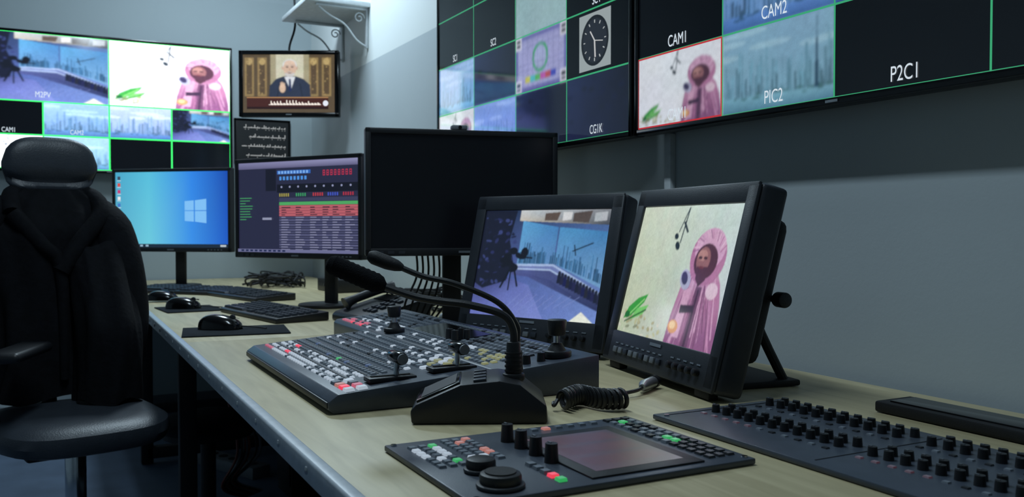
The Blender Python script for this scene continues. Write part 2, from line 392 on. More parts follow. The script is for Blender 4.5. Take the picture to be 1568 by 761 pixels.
def pic_tv_man(P,w,h):
    P.frame(0,0,w,h); P.soft=True; rn=random.Random(4)
    P.rect(0,0,1,1,C(84,70,46))
    for i in range(7):
        x0=.02+i*.14; P.rect(x0,.28,x0+.10,.95,C(140,118,74)); P.rect(x0+.02,.32,x0+.08,.88,C(84,68,44)); P.ell(x0+.05,.88,.035,.06,C(176,152,100),12)
        for k in range(14): P.ell(x0+rn.uniform(.01,.09),rn.uniform(.3,.95),.008,.012,rn.choice([C(170,145,92),C(114,94,60)]),6)
    P.rect(.30,.34,.72,1,C(156,148,118)); P.rect(.36,.34,.66,1,C(196,194,170))
    P.poly([(.28,.22),(.74,.22),(.73,.48),(.66,.58),(.57,.63),(.45,.63),(.36,.58),(.29,.46)],C(40,48,66))
    P.line(.37,.25,.40,.50,.01,C(26,32,44)); P.line(.65,.25,.62,.50,.01,C(26,32,44))
    P.poly([(.45,.62),(.57,.62),(.52,.38)],C(210,215,220)); P.poly([(.50,.58),(.52,.58),(.53,.38),(.50,.36)],C(30,40,80))
    P.ell(.435,.77,.014,.035,C(190,160,140),10); P.ell(.585,.77,.014,.035,C(190,160,140),10)
    P.ell(.51,.82,.078,.105,C(206,206,204),22)
    P.ell(.51,.76,.070,.14,C(205,174,152),22); P.ell(.51,.85,.058,.05,C(212,184,162),18)
    P.ell(.51,.668,.052,.055,C(190,188,186),18); P.ell(.51,.70,.045,.03,C(202,170,148),14)
    P.ell(.51,.700,.030,.010,C(176,172,168),10); P.ell(.51,.680,.022,.007,C(130,90,80),10)
    P.ell(.482,.785,.016,.011,C(92,76,66),10); P.ell(.538,.785,.016,.011,C(92,76,66),10); P.rect(.503,.725,.518,.765,C(186,152,130))
    P.line(.462,.808,.50,.812,.008,C(150,140,132)); P.line(.52,.812,.558,.808,.008,C(150,140,132))
    P.ell(.43,.42,.035,.08,C(205,176,150),12)
    for k in range(4): P.line(.415+.012*k,.44,.41+.014*k,.53-.01*abs(k-1),.010,C(212,182,156))
    P.soft=False
    P.rect(.04,.06,.93,.27,C(66,34,30)); P.rect(.04,.25,.93,.27,C(160,120,80)); P.rect(.04,.06,.93,.10,C(40,22,22))
    for i in range(16):
        x0=.30+i*.034; P.rect(x0,.14,x0+.012,.14+random.uniform(.02,.08),C(235,225,215)); P.ell(x0+.016,.145,.014,.02,C(235,225,215),8)
    P.line(.28,.135,.85,.135,.012,C(235,225,215)); P.ell(.90,.16,.03,.05,C(220,225,235),12)

def pic_win(P,w,h):
    P.frame(0,0,w,h)
    P.poly([(0,0),(.3,0),(.3,1),(0,1)],[C(96,176,205),C(110,205,225),C(90,195,225),C(76,170,205)])
    P.poly([(.3,0),(.68,0),(.68,1),(.3,1)],[C(110,205,225),C(60,146,235),C(50,136,235),C(90,195,225)])
    P.poly([(.68,0),(1,0),(1,1),(.68,1)],[C(60,146,235),C(30,90,200),C(26,76,180),C(50,136,235)])
    lw=C(130,195,250)
    P.poly([(.62,.35),(.70,.34),(.70,.48),(.62,.48)],lw);P.poly([(.71,.34),(.81,.32),(.81,.48),(.71,.48)],lw)
    P.poly([(.62,.49),(.70,.49),(.70,.62),(.62,.61)],lw);P.poly([(.71,.49),(.81,.49),(.81,.64),(.71,.62)],lw)
    P.rect(0,0,1,.045,C(28,44,62))
    for i in range(6): P.rect(.02+.05*i,.01,.045+.05*i,.035,C(150,180,200))
    P.rect(.93,.01,.98,.035,C(190,200,205))
    cols=[C(60,70,90),C(220,80,70),C(200,60,120),C(240,240,240),C(70,120,200),C(60,160,90)]
    for i in range(6): P.rect(.02,.90-.09*i,.045,.945-.09*i,cols[i]); P.rect(.015,.885-.09*i,.05,.892-.09*i,C(220,235,240))

def pic_playlist(P,w,h):
    P.frame(0,0,w,h)
    P.rect(0,0,1,1,C(40,42,68)); P.poly([(0,.93),(1,.93),(1,1),(0,1)],[C(96,94,130),C(96,94,130),C(150,150,190),C(130,130,170)])
    pic_pink(P,.01*w,.69*h,.22*w,.23*h,.8); P.frame(0,0,w,h)
    P.rect(.24,.68,.33,.92,C(22,24,40)); P.rect(.34,.86,.62,.90,C(50,104,190))
    for i in range(10): P.rect(.35+.026*i,.865,.366+.026*i,.895,C(130,180,240))
    for i in range(8): P.rect(.36+.03*i,.795,.378+.03*i,.835,C(80,150,230))
    for i in range(8): P.rect(.72+.03*i,.83,.738+.03*i,.89,C(190,50,80)); P.rect(.724+.03*i,.84,.734+.03*i,.855,C(36,38,62)); P.rect(.724+.03*i,.865,.734+.03*i,.88,C(36,38,62))
    P.rect(.34,.66,1,.75,C(18,20,34))
    for g,(x0,cc) in enumerate([(.36,C(170,160,70)),(.50,C(60,160,100)),(.64,C(190,60,70)),(.76,C(70,90,200)),(.88,C(180,50,70))]):
        for i in range(5): P.rect(x0+.018*i,.615,x0+.010+.018*i,.65,cc)
    for i in range(9): P.ell(.38+.07*i,.72,.008,.012,C(150,155,190),8)
    P.rect(.36,.56,1,.60,C(60,64,94)); P.rect(.36,.52,1,.555,C(80,170,100))
    P.rect(.36,.40,1,.515,C(190,98,108))
    for i in range(4): P.rect(.36,.425+.03*i,1,.43+.03*i,C(120,60,76))
    for i in range(13):
        P.rect(.36,.375-.027*i,1,.392-.027*i,C(90,92,128) if i%2 else C(72,74,106))
    for i in range(19):
        for x0 in (.38,.50,.62,.72,.80,.90): P.rect(x0,.38-.027*i+.11,x0+random.uniform(.03,.08),.385-.027*i+.114,C(22,24,42) if i<4 else C(140,142,172))
    for i in range(9): P.rect(.02,.60-.03*i,.02+random.uniform(.05,.13),.609-.03*i,C(70,160,100))
    P.rect(.22,.36,.30,.385,C(150,155,180)); P.rect(0,0,1,.035,C(110,112,150))
    for i in range(10): P.rect(.03+.04*i,.008,.055+.04*i,.028,C(30,40,80))

def cell(P,x,y,w,h,bc,kind,label=None,arg=None,t=.004,ls=.032):
    P.frame(x,y,w,h); P.soft=True
    if kind=='black': P.soft=False; P.rect(0,0,1,1,BK)
    elif kind=='pink': pic_pink(P,x,y,w,h,*(arg or ()))
    elif kind=='sky': pic_sky(P,x,y,w,h,**(arg or {}))
    elif kind=='studio': pic_studio(P,x,y,w,h)
    elif kind=='dark':
        P.poly([(0,0),(1,0),(1,1),(0,1)],[C(20,26,60),C(10,14,30),C(8,12,22),C(24,34,70)])
        for i in range(14): P.ell(random.random(),random.random(),.05,.04,C(12,18,34+random.randint(0,20)),8)
    elif kind=='white': P.rect(0,0,1,1,C(*(arg or (190,215,220))))
    elif kind=='clock':
        P.soft=False
        P.rect(0,0,1,1,BK); P.rect(.22,.06,.72,.94,C(150,160,162)); a=h/w
        P.ell(.47,.5,.39*a,.39,C(22,26,32),32); P.ell(.47,.5,.34*a,.34,C(34,39,48),32)
        for i in range(12):
            q=i*math.pi/6; P.line(.47+.27*a*math.cos(q),.5+.27*math.sin(q),.47+.32*a*math.cos(q),.5+.32*math.sin(q),.014,C(180,185,185))
        P.line(.47,.5,.47+.01,.24,.02,C(200,200,200)); P.line(.47,.5,.40,.66,.016,C(200,200,200)); P.line(.47,.5,.60,.46,.012,C(200,200,200))
    elif kind=='test':
        P.rect(0,0,1,1,C(100,102,160)); P.rect(.05,.08,.95,.92,C(150,152,195)); P.ell(.5,.55,.16,.26,C(60,150,100),24); P.ell(.5,.55,.12,.20,C(150,160,195),24)
        for i in range(9): P.rect(.05+.1*i,.08,.055+.1*i,.92,C(120,124,170)); P.rect(.05,.08+.1*i,.95,.086+.1*i,C(120,124,170))
        cs=[C(180,180,80),C(80,170,180),C(80,160,90),C(170,80,160),C(170,70,80),C(60,70,170)]
        for i in range(6): P.rect(.2+.1*i,.16,.3+.1*i,.26,cs[i])
        for xx in (.0,.88):
            for yy in (.0,.78): P.rect(xx,yy,xx+.12,yy+.22,C(200,200,215)); P.rect(xx+.02,yy+.04,xx+.10,yy+.09,C(20,24,30)); P.rect(xx+.02,yy+.12,xx+.10,yy+.18,C(20,24,30))
    P.soft=False
    P.frame(x,y,w,h)
    P.border(0,0,1,1,t*.5,bc)
    if label: P.text(label,.5,.06,ls,TW)

# ---------------------------------------------------------------- display housings
def flat_tv(name,w,h,loc,rz,mount=0.07,bez=.014,th=.04):
    b=MB()
    b.box((0,th/2,0),(w,th,h),BLK,bev=.004)
    b.box((0,-.003,h/2-bez/2),(w,.008,bez),GLOSS,bev=.002); b.box((0,-.003,-h/2+bez/2),(w,.008,bez),GLOSS,bev=.002)
    b.box((-w/2+bez/2,-.003,0),(bez,.008,h),GLOSS,bev=.002); b.box((w/2-bez/2,-.003,0),(bez,.008,h),GLOSS,bev=.002)
    if mount>0:
        b.box((0,th+mount/2,0),(w*.4,mount,h*.45),BLK2,bev=.004)
    b.box((0,-.008,-h/2+bez/2),(.03,.003,.005),SIL)
    return b.done(name,loc,rz)

def desk_monitor(name,center,w,h,rz,zc,neck=0.0,bez=.016,th=.035,bb=.022,off=False):
    b=MB(); z=zc-.7505
    b.box((0,th/2,z),(w,th,h),BLK,bev=.005)
    b.box((0,th+.015,z-.02),(w*.6,.035,h*.6),BLK2,bev=.012)
    b.box((0,-.004,z+h/2-bez/2),(w,.010,bez),BLK,bev=.003); b.box((0,-.004,z-h/2+bb/2),(w,.010,bb),BLK,bev=.003)
    b.box((-w/2+bez/2,-.004,z),(bez,.010,h),BLK,bev=.003); b.box((w/2-bez/2,-.004,z),(bez,.010,h),BLK,bev=.003)
    nb=z-.05
    b.box((neck,th+.045,nb/2+.006),(.055,.022,nb),BLK2,bev=.006)
    b.box((neck,th+.035,nb),(.09,.04,.10),BLK2,bev=.008)
    b.cyl((neck,.06,.006),.11,.012,BLK,bev=.004,seg=40)
    b.box((0,-.010,z-h/2+bb/2),(.035,.003,.006),MGR)
    for i in range(5): b.box((w/2-.05-.018*i,-.010,z-h/2+bb*.5),(.008,.003,.004),MGR)
    for i in range(3): b.box((-w/2+.04+.03*i,-.010,z-h/2+bb*.5),(.018,.002,.008),DGR)
    o=b.done(name,(center[0],center[1],.7505),rz)
    sw,sh=w-2*bez,h-bez-bb
    M=Matrix.Translation((0,-.0015,z+(bb-bez)/2))
    return o,sw,sh,M

def field_monitor(name,base_mid,rz,lean=R(14.5)):
    W,H,D=.46,.376,.055
    M0=Matrix.Translation((0,0,.0145))@Matrix.Rotation(-lean,4,'X')
    b=MB()
    b.box((0,D/2,H/2),(W,D,H),DGR,bev=.010,seg=3,pre=M0)
    b.box((0,D+.025,H/2+.01),(W*.78,.06,H*.72),BLK2,bev=.02,seg=3,pre=M0)
    for i in range(9): b.box((-.14+.035*i,D+.056,H/2+.05),(.018,.003,.12),BLK,pre=M0)
    sl,sb,st=.034,.066,.038
    sw,sh=W-2*sl,H-sb-st
    b.box((0,-.003,H-st/2),(W-.008,.008,st),DGR,bev=.003,pre=M0); b.box((0,-.003,sb/2),(W-.008,.008,sb),DGR,bev=.003,pre=M0)
    for sx in (-1,1): b.box((sx*(W/2-sl/2-.002),-.003,H/2),(sl-.002,.008,H-.01),DGR,bev=.003,pre=M0)
    b.box((0,.001,sb+sh/2),(sw+.004,.003,sh+.004),GLOSS,pre=M0)
    for i in range(9): b.box((-.165+.024*i,-.009,.026),(.016,.006,.012),MGR if i%3!=2 else KEY,bev=.0015,pre=M0)
    for i in range(9): b.box((-.165+.024*i,-.0078,.040),(.012,.002,.0025),E_D,pre=M0)
    for i in range(5): b.cyl((.075+.024*i,-.012,.028),.0065,.012,BLK,rot=(R(90),0,0),seg=14,bev=.001,pre=M0)
    for i in range(5): b.box((.075+.024*i,-.0078,.042),(.012,.002,.0025),E_D,pre=M0)
    b.box((0,-.0078,.056),(.045,.002,.006),E_D,pre=M0)
    for sx in (-1,1): b.box((sx*.18,.012,.008),(.05,.02,.016),BLK2,bev=.003)
    b.box((0,.16,.006),(.26,.17,.012),BLK2,bev=.004)
    for sx in (-1,1):
        b.tube([(sx*.11,.22,.01),(sx*.11,.17,.10),(sx*.11,.14,.17)],.009,BLK2,sub=3)
        b.cyl((sx*.195,.155,.17),.014,.026,BLK,rot=(0,R(90),0),bev=.003)
    b.tube([(-.20,.155,.17),(.20,.155,.17)],.006,BLK2,sub=1)
    o=b.done(name,(base_mid[0],base_mid[1],.7505),rz)
    M=M0@Matrix.Translation((0,-.001,sb+sh/2))
    return o,sw,sh,M

# ================================================================ ROOM
def slab(name,x0,x1,y0,y1,z0,z1,m):
    b=MB(); b.box(((x0+x1)/2,(y0+y1)/2,(z0+z1)/2),(x1-x0,y1-y0,z1-z0),m); return b.done(name)
XW=1.42; YB=5.40
FLOOR=mat('floor_vinyl',C(84,100,122),0.55,var=0.15,scale=6,bump=0.1)
CEIL=mat('ceiling_paint',C(160,165,168),0.8)
slab('floor',-2.3,XW+.1,-1.6,YB+.1,-.08,0,FLOOR)
slab('ceiling',-2.3,XW+.1,-1.6,YB+.1,2.9,2.98,CEIL)
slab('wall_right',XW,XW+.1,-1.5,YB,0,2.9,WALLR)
slab('wall_back',-2.2,XW+.1,YB,YB+.1,0,2.9,WALLB)
slab('wall_left',-2.3,-2.2,-1.5,YB,0,2.9,WALLB)
slab('wall_front',-2.2,XW+.1,-1.6,-1.5,0,2.9,WALLB)
slab('baseboard_back',-2.2,XW,YB-.012,YB,0,.09,MGR)
b=MB(); b.box((XW-.009,1.83,1.02),(.018,.026,.54),WHT,bev=.002); b.box((XW-.010,1.83,.80),(.024,.03,.05),WHT,bev=.003); b.done('wall_cable_conduit')

# ================================================================ DESK
b=MB()
X0,X1,Y0,Y1=.30,1.385,-.25,5.385
ys=[Y0,.55,2.43,4.05,Y1]
for i in range(4):
    b.box(((X0+X1)/2,(ys[i]+ys[i+1])/2,.735),(X1-X0,ys[i+1]-ys[i]-.0015,.029),WOOD,bev=.002)
b.box((X0-.002,(Y0+Y1)/2,.734),(.020,Y1-Y0,.0325),EDGE,bev=.004,seg=3)
yy=Y0+.1
while yy<Y1:
    b.sph((X0-.012,yy,.735),(.003,.006,.006),SIL,seg=10); yy+=.16
b.box((X0+.06,(Y0+Y1)/2,.695),(.04,Y1-Y0-.04,.05),BLK2,bev=.003)
b.box((X1-.06,(Y0+Y1)/2,.695),(.04,Y1-Y0-.04,.05),BLK2,bev=.003)
for y in (-.1,1.1,2.85,4.2,5.2):
    b.box((X0+.06,y,.345),(.05,.05,.68),BLK2,bev=.004,rot=(0,0,0)); b.box((X1-.06,y,.345),(.05,.05,.68),BLK2,bev=.004)
    b.box(((X0+X1)/2,y,.05),(X1-X0-.12,.05,.05),BLK2,bev=.004); b.box(((X0+X1)/2,y,.695),(X1-X0-.12,.05,.05),BLK2,bev=.004)
b.box((X1-.09,(Y0+Y1)/2,.40),(.012,Y1-Y0-.1,.5),BLK2)  # black panel added under the desk to darken the space there
b.done('control_desk')

# ================================================================ WALL TVs
TW_,TH_=1.30,.74
zc=1.285+TH_/2
SW,SH=TW_-.024,TH_-.028
cw,ch=SW/4,SH/4
o=flat_tv('wall_tv',TW_,TH_,(1.335,2.535,zc),R(-90),mount=.044)
P=Painter(SW,SH,520)
D=C(60,175,120)
grid=[ [('pink',None,(0.85,False)),('sky',None,dict(top=(120,150,215),bot=(80,110,190),seed=4)),('dark',None,None),('dark','CG1K',None)],
       [('sky',None,dict(top=(130,165,210),bot=(110,165,205),seed=5)),('dark',None,None),('test',None,None),('clock',None,None)],
       [('black','SC1',None),('black','SC2',None),('white',None,(140,170,175)),('black','SC4',None)],
       [('black',None,None),('black',None,None),('black','SC3',None),('black',None,None)]]
for r in range(4):
    for c in range(4):
        k,lb,a=grid[r][c]; cell(P,c*cw,r*ch,cw,ch,D,k,lb,a)
P.make(o,Matrix.Translation((0,-.0012,0)),.95,rough=.06,spec=1.0)
o=flat_tv('wall_tv',TW_,TH_,(1.335,1.222,zc),R(-90),mount=.044)
P=Painter(SW,SH,700)
grid=[ [('pink','CAM1',(0.88,False)),('sky','PIC2',dict(top=(125,165,190),bot=(104,150,168),seed=8,burj=.86)),('black','P2C1',None),('black',None,None)],
       [('black','CAM1',None),('sky','CAM2',dict(top=(120,160,205),bot=(80,120,180),seed=9)),('sky',None,dict(top=(90,120,190),bot=(70,100,170),seed=2)),('black',None,None)],
       [('black',None,None),('sky',None,dict(seed=6)),('studio',None,None),('black',None,None)],
       [('black',None,None),('black',None,None),('studio',None,None),('black',None,None)]]
for r in range(4):
    for c in range(4):
        k,lb,a=grid[r][c]; cell(P,c*cw,r*ch,cw,ch,D,k,lb,a,ls=.036)
P.frame(0,0,cw,ch); P.border(0,0,1,1,.004,C(200,50,60))
P.make(o,Matrix.Translation((0,-.0012,0)),.85,rough=.06,spec=.8)
GB=C(60,240,110)
o=flat_tv('wall_tv',TW_,TH_,(.28,5.30,2.085-TH_/2),0,mount=.058)
P=Painter(SW,SH,560)
cell(P,0,2*ch,2*cw,2*ch,GB,'studio','M2PV',t=.005,ls=.04); cell(P,2*cw,2*ch,2*cw,2*ch,GB,'pink',None,(1.1,False),t=.006)
cell(P,0,ch,cw,ch,GB,'black','CAM1',t=.008); cell(P,cw,ch,cw,ch,GB,'sky','CAM2',dict(top=(150,190,235),bot=(90,130,185),seed=11),t=.008)
cell(P,2*cw,ch,cw,ch,GB,'sky',None,dict(top=(180,200,240),bot=(90,130,190),seed=12),t=.008); cell(P,3*cw,ch,cw,ch,GB,'studio',None,t=.008)
cell(P,0,0,cw,ch,GB,'pink',None,(1.1,False),t=.008); cell(P,cw,0,cw,ch,GB,'sky',None,dict(top=(160,200,235),bot=(100,150,190),seed=13),t=.008)
cell(P,2*cw,0,cw,ch,GB,'black',t=.008); cell(P,3*cw,0,cw,ch,GB,'black',t=.008)
P.make(o,Matrix.Translation((0,-.0012,0)),1.6)

o=flat_tv('small_tv',.53,.35,(1.12,4.716,1.812),R(-27.5),mount=0,bez=.022,th=.045)
P=Painter(.486,.306,300); pic_tv_man(P,.486,.306); P.make(o,Matrix.Translation((0,-.0012,0)),1.1)
b=MB()
b.box((0,0,0),(.02,.14,.16),BLK,bev=.004); b.tube([(0,0,0),(-.10,.05,0),(-.17,.0,0)],.016,BLK,sub=4); b.box((-.175,-.01,0),(.02,.10,.10),BLK,rot=(0,0,R(62)),bev=.003)
b.done('tv_wall_bracket',(XW-.011,4.86,1.80),0)

b=MB()
b.box((-.16,0,.012),(.32,.52,.024),WHT,bev=.003)
for y in (-.22,.20):
    b.box((-.006,y,-.10),(.010,.022,.20),WHT,bev=.002); b.box((-.135,y,-.006),(.26,.022,.010),WHT,bev=.002)
    b.tube([(-.012,y,-.19),(-.06,y,-.16),(-.12,y,-.09),(-.20,y,-.05),(-.25,y,-.015)],.005,WHT)
    sp=[]
    for i in range(18):
        q=i*.5; rr=.028*(1-i/22); sp.append((-.045+rr*math.cos(q),y,-.050+rr*math.sin(q)))
    b.tube(sp,.0035,WHT,sub=2,seg=8)
b.done('wall_shelf',(XW-.001,4.52,2.15),0)
b=MB(); b.tube([(0,0,.3),(.005,0,.12),(-.02,.03,0),(.0,.05,-.12)],.006,BLK2)
b.done('hanging_cable',(1.17,4.80,2.02))

b=MB(); b.box((0,0,0),(.33,.014,.27),BLK2,bev=.002)
for s_ in (-1,1): b.box((s_*.16,-.008,0),(.010,.006,.27),GLOSS); b.box((0,-.008,s_*.13),(.33,.006,.010),GLOSS)
o=b.done('notice_board',(1.12,YB-.008,1.56),0)
P=Painter(.30,.24); P.frame(0,0,1,1); P.rect(0,0,.30,.24,C(14,18,20))
for ln in range(4):
    x=.285; y=.20-.055*ln
    while x>.04+.03*(ln%2):
        ww=random.uniform(.008,.02); hh=random.uniform(.004,.022)
        P.rect(x-ww,y,x,y+.005,C(215,220,220)); P.rect(x-.005,y,x,y+hh,C(215,220,220))
        if random.random()<.5: P.rect(x-ww/2,y-.010,x-ww/2+.004,y-.006,C(215,220,220))
        x-=ww+(.006 if random.random()<.3 else 0)
P.make(o,Matrix.Translation((0,-.009,0)),.5,'board_face',.6)  # board is no screen; a faint glow is put into its face colour

# ================================================================ DESK MONITORS
o,sw,sh,M=desk_monitor('computer_monitor',(.525,4.687),.66,.415,R(-40),1.135)
P=Painter(sw,sh); pic_win(P,sw,sh); P.make(o,M,.95)
o,sw,sh,M=desk_monitor('computer_monitor',(.8175,3.334),.645,.385,R(-58),1.124,neck=.10)
P=Painter(sw,sh,300); pic_playlist(P,sw,sh); P.make(o,M,.9)
o,sw,sh,M=desk_monitor('computer_monitor',(1.044,2.303),.56,.358,R(-12),1.148,neck=-.02)
P=Painter(sw,sh); P.frame(0,0,sw,sh); P.rect(0,0,1,1,C(1,1,2)); P.make(o,M,1.0,'screen',.2,.3)
b=MB(); b.box((0,0,0),(.045,.03,.014),MGR,bev=.004); b.cyl((0,-.017,0),.005,.006,GLOSS,rot=(R(90),0,0))
b.done('webcam',(1.035,2.318,1.3345),R(-12))

# ================================================================ FIELD MONITORS (leaning)
o,sw,sh,M=field_monitor('broadcast_monitor',(1.008,1.868),R(-67.3))
P=Painter(sw,sh,460); pic_studio(P,0,0,sw,sh,1.0); P.make(o,M,1.0)
o,sw,sh,M=field_monitor('broadcast_monitor',(1.030,1.388),R(-99.4))
P=Painter(sw,sh,460); pic_pink(P,0,0,sw,sh,1.0); P.make(o,M,.85)

# ================================================================ SWITCHER PANELS
def tbar(b,x,y,z,ax=.05):
    b.box((x,y,z+.003),(.085,.034,.008),BLK,bev=.002); b.box((x,y,z+.0075),(.07,.006,.002),GLOSS)
    b.tube([(x+.01,y,z),(x+.012,y,z+.032)],.005,CHR,sub=1)
    b.cyl((x+.012,y-.002,z+.038),.011,.050,GLOSS,rot=(R(90),0,0),bev=.004)
    b.cyl((x+.012,y-.028,z+.038),.009,.006,MGR,rot=(R(90),0,0))
def joystick(b,x,y,z,s=1.0):
    b.cyl((x,y,z+.006*s),.026*s,.012*s,BLK,bev=.003); b.cyl((x,y,z+.018*s),.017*s,.014*s,BLK2,r2=.009*s)
    b.cyl((x,y,z+.032*s),.006*s,.02*s,CHR); b.cyl((x,y,z+.052*s),.015*s,.028*s,BLK,r2=.018*s,bev=.003)
def knob(b,x,y,z,r=.007,h=.014,m=None,cap=True):
    b.cyl((x,y,z+h/2),r,h,m or BLK,r2=r*.85,seg=14)
    if cap: b.box((x,y+r*.5,z+h+.0004),(r*.25,r*.8,.0008),MGR)

b=MB(); hx=.1435; ly=.335
prof=[(-hx+.008,0),(-hx,.008),(-hx,.020),(-hx+.016,.031),(hx,.052),(hx,0)]
b.prism(prof,'y',-ly,ly,PAN,bev=.002)
b.box((-hx+.001,0,.014),(.006,2*ly-.01,.010),BLK,bev=.001)
tl=-math.atan((.052-.031)/(2*hx-.016)); TM=Matrix.Rotation(tl,3,'Y')
zt=lambda x:.031+(x+hx-.016)*((.052-.031)/(2*hx-.016))
rnd=random.Random(5)
rows=[-.104,-.088,-.068,-.052,-.030,-.010,.014,.034,.058,.080,.102,.124]
for ri,x in enumerate(rows):
    for j in range(31):
        y=-.217+.0174*j
        if j<5 and ri>7: continue
        sz=(.0105,.0112,.0032)
        if ri in (0,1): m=E_W if rnd.random()<.85 else E_D; sz=(.008,.009,.003)
        elif ri in (2,3): m=E_W if rnd.random()<.6 else E_D; sz=(.008,.009,.003)
        elif ri in (4,5): m=E_B if rnd.random()<.2 else E_D
        else: m=E_D if rnd.random()<.82 else E_W if rnd.random()<.5 else E_K
        if ri==1 and j in (22,23): m=E_R
        if ri==3 and j in (25,26): m=E_R
        if ri==4 and j in (12,): m=E_G
        if ri==0 and j>26: m=E_P
        b.key((x,y,zt(x)),sz,m,.82,TM)
for x in (-.078,-.041,-.020,.024,.070): b.box((x,.05,zt(x)+.0006),(.003,.53,.0008),DGR,rot=(0,tl,0))
bigs=[E_W,E_R,E_O,E_D,E_W,E_P,E_D,E_W]
k=0
for x in (-.105,-.083):
    for y in (-.318,-.294,-.270,-.246):
        b.key((x,y,zt(x)),(.016,.018,.005),bigs[k],.85,TM); k+=1
for x in (.060,.083,.106,.126):
    for y in (-.235,-.213,-.191,-.169,-.147):
        b.key((x,y,zt(x)),(.014,.015,.004),E_Y if rnd.random()<.15 else E_W if rnd.random()<.3 else E_D,.85,TM)
tbar(b,-.022,-.285,zt(-.022)); tbar(b,.092,-.285,zt(.092))
b.done('video_switcher',(.5305,1.712,.7505))

b=MB(); hx=.103; ly=.505
prof=[(-hx,0),(-hx,.040),(-hx+.008,.048),(hx,.066),(hx,0)]
b.prism(prof,'y',-ly,ly,PAN,bev=.002)
tl=-math.atan(.018/(2*hx-.008)); TM=Matrix.Rotation(tl,3,'Y'); zt=lambda x:.048+(x+hx-.008)*(.018/(2*hx-.008))
for ri,x in enumerate([-.084,-.066,-.046,-.028,-.008,.012,.034,.054,.076]):
    for j in range(48):
        y=-.41+.0186*j
        if ri>3 and 14<j<30 and ri<8: continue
        if ri<3 and 25<j<32: continue
        sz=(.011,.0118,.0035)
        if ri<2 and j>36: m=E_P if rnd.random()<.3 else E_R if rnd.random()<.2 else E_D
        elif ri<4 and j<8: m=E_Y if rnd.random()<.25 else E_D
        elif ri<4: m=E_W if rnd.random()<.2 else E_D
        else: m=E_D if rnd.random()<.8 else E_K
        b.key((x,y,zt(x)),sz,m,.82,TM)
b.box((.023,.0,zt(.023)+.001),(.09,.26,.003),GLOSS,rot=(0,tl,0))
joystick(b,-.068,.118,zt(-.068),.95); joystick(b,.04,-.458,zt(.04),1.05)
for i in range(4): knob(b,-.02+.028*(i%2),-.13+.03*(i//2)-.0,zt(.0)+.002,.009,.020)
for i in range(3): knob(b,-.06+.03*i,-.47,zt(-.06+.03*i),.008,.016)
b.done('video_switcher',(.783,1.860,.7505))

# ================================================================ CONTROL PANEL (front centre)
b=MB(); w2,l2=.1975,.14
b.box((0,0,.004),(2*w2,2*l2,.008),PAN,bev=.002)
z=.008
b.box((.045,-.018,z+.001),(.165,.215,.003),BLK,bev=.001)
P=Painter(.13,.175,60); P.frame(0,0,.13,.175); P.soft=True
P.poly([(0,0),(1,0),(1,1),(0,1)],[C(132,112,128),C(116,102,114),C(104,96,110),C(140,120,134)])
for i in range(3): P.rect(.08,.12+.3*i,.92,.34+.3*i,C(130,100,112))
P.soft=False
for sx in (-1,1):
    for sy in (-1,1): b.cyl((sx*(w2-.01),sy*(l2-.01),z+.001),.004,.002,CHR,seg=12)
rc=random.Random(21)
for i in range(7):
    for j in range(3):
        b.key((-.172+.0145*j,.004+.0165*i,z),(.010,.0115,.003),rc.choice([E_D,E_D,E_G,E_D,E_W,E_D,E_W]),.85)
for i in range(8):
    for j in range(3):
        b.key((-.120+.0155*j,.010+.0150*i,z),(.0108,.0112,.003),rc.choice([E_D,E_D,E_D,E_W,E_D,E_D,E_D,E_O]),.85)
for i in range(4): knob(b,-.042,.082-.040*i,z,.0092,.024)
b.cyl((-.138,-.036,z+.003),.021,.005,DGR,bev=.002); b.cyl((-.138,-.036,z+.010),.018,.014,BLK,bev=.004,seg=36)
b.cyl((-.145,-.102,z+.003),.028,.005,DGR,bev=.002,seg=36); b.cyl((-.145,-.102,z+.010),.024,.014,BLK,bev=.004,seg=40)
b.cyl((-.145,-.102,z+.0175),.018,.002,BLK2,seg=32)
for i in range(5): b.key((-.072,-.04-.018*i,z),(.011,.012,.004),[E_D,E_D,E_D,E_R,E_G][i],.85)
for i in range(14):
    for j in range(3):
        b.key((.148+.0155*j,.122-.0178*i,z),(.0105,.0125,.003),rc.choice([E_D,E_K,E_K,E_G,E_D,E_K,E_D]) if i<9 else E_K,.85)
for i in range(6): b.key((.02+.02*i,.120,z),(.011,.011,.003),[E_D,E_O,E_D,E_D,E_D,E_D][i],.85)
o=b.done('camera_control_panel',(.5875,.980,.7505))
M=Matrix.Translation((.045,-.018,z+.0028))@Matrix.Rotation(R(-90),4,'X')
P.make(o,M,.3,'touchscreen',.3)

# ================================================================ KNOB PANEL (right)
b=MB(); w3,y0,y1=.135,-.44,.44
b.box((0,0,.004),(2*w3,y1-y0,.008),PAN,bev=.002)
z=.008
for blk in range(3):
    ys0=.405-.30*blk
    for xr in (-.038,.075):
        for q in (0,1):
            for i in range(11):
                x=xr+.022*q; y=ys0-.0245*i-(.012 if q else 0)
                knob(b,x,y,z,.0068,.012)
        for i in range(11):
            b.key((xr-.024,ys0-.0245*i,z),(.007,.009,.002),E_PD if (xr<0 and i<5) else E_D if i%2 else E_K,.85)
            b.key((xr+.040,ys0-.0245*i,z),(.003,.010,.0006),MGR,.9)
    b.box((0,ys0+.018,z+.0004),(2*w3-.03,.0015,.0008),DGR)
for sx in (-1,1):
    for sy in (-.42,.42): b.cyl((sx*(w3-.012),sy,z+.001),.004,.002,CHR,seg=12)
b.done('audio_mixer_panel',(.963,.675,.7505))
b=MB(); b.box((0,0,.009),(.085,.72,.018),BLK2,bev=.004); b.box((0,0,.019),(.06,.68,.003),GLOSS,bev=.001)
b.done('rack_blank_panel',(1.225,.635,.7505))

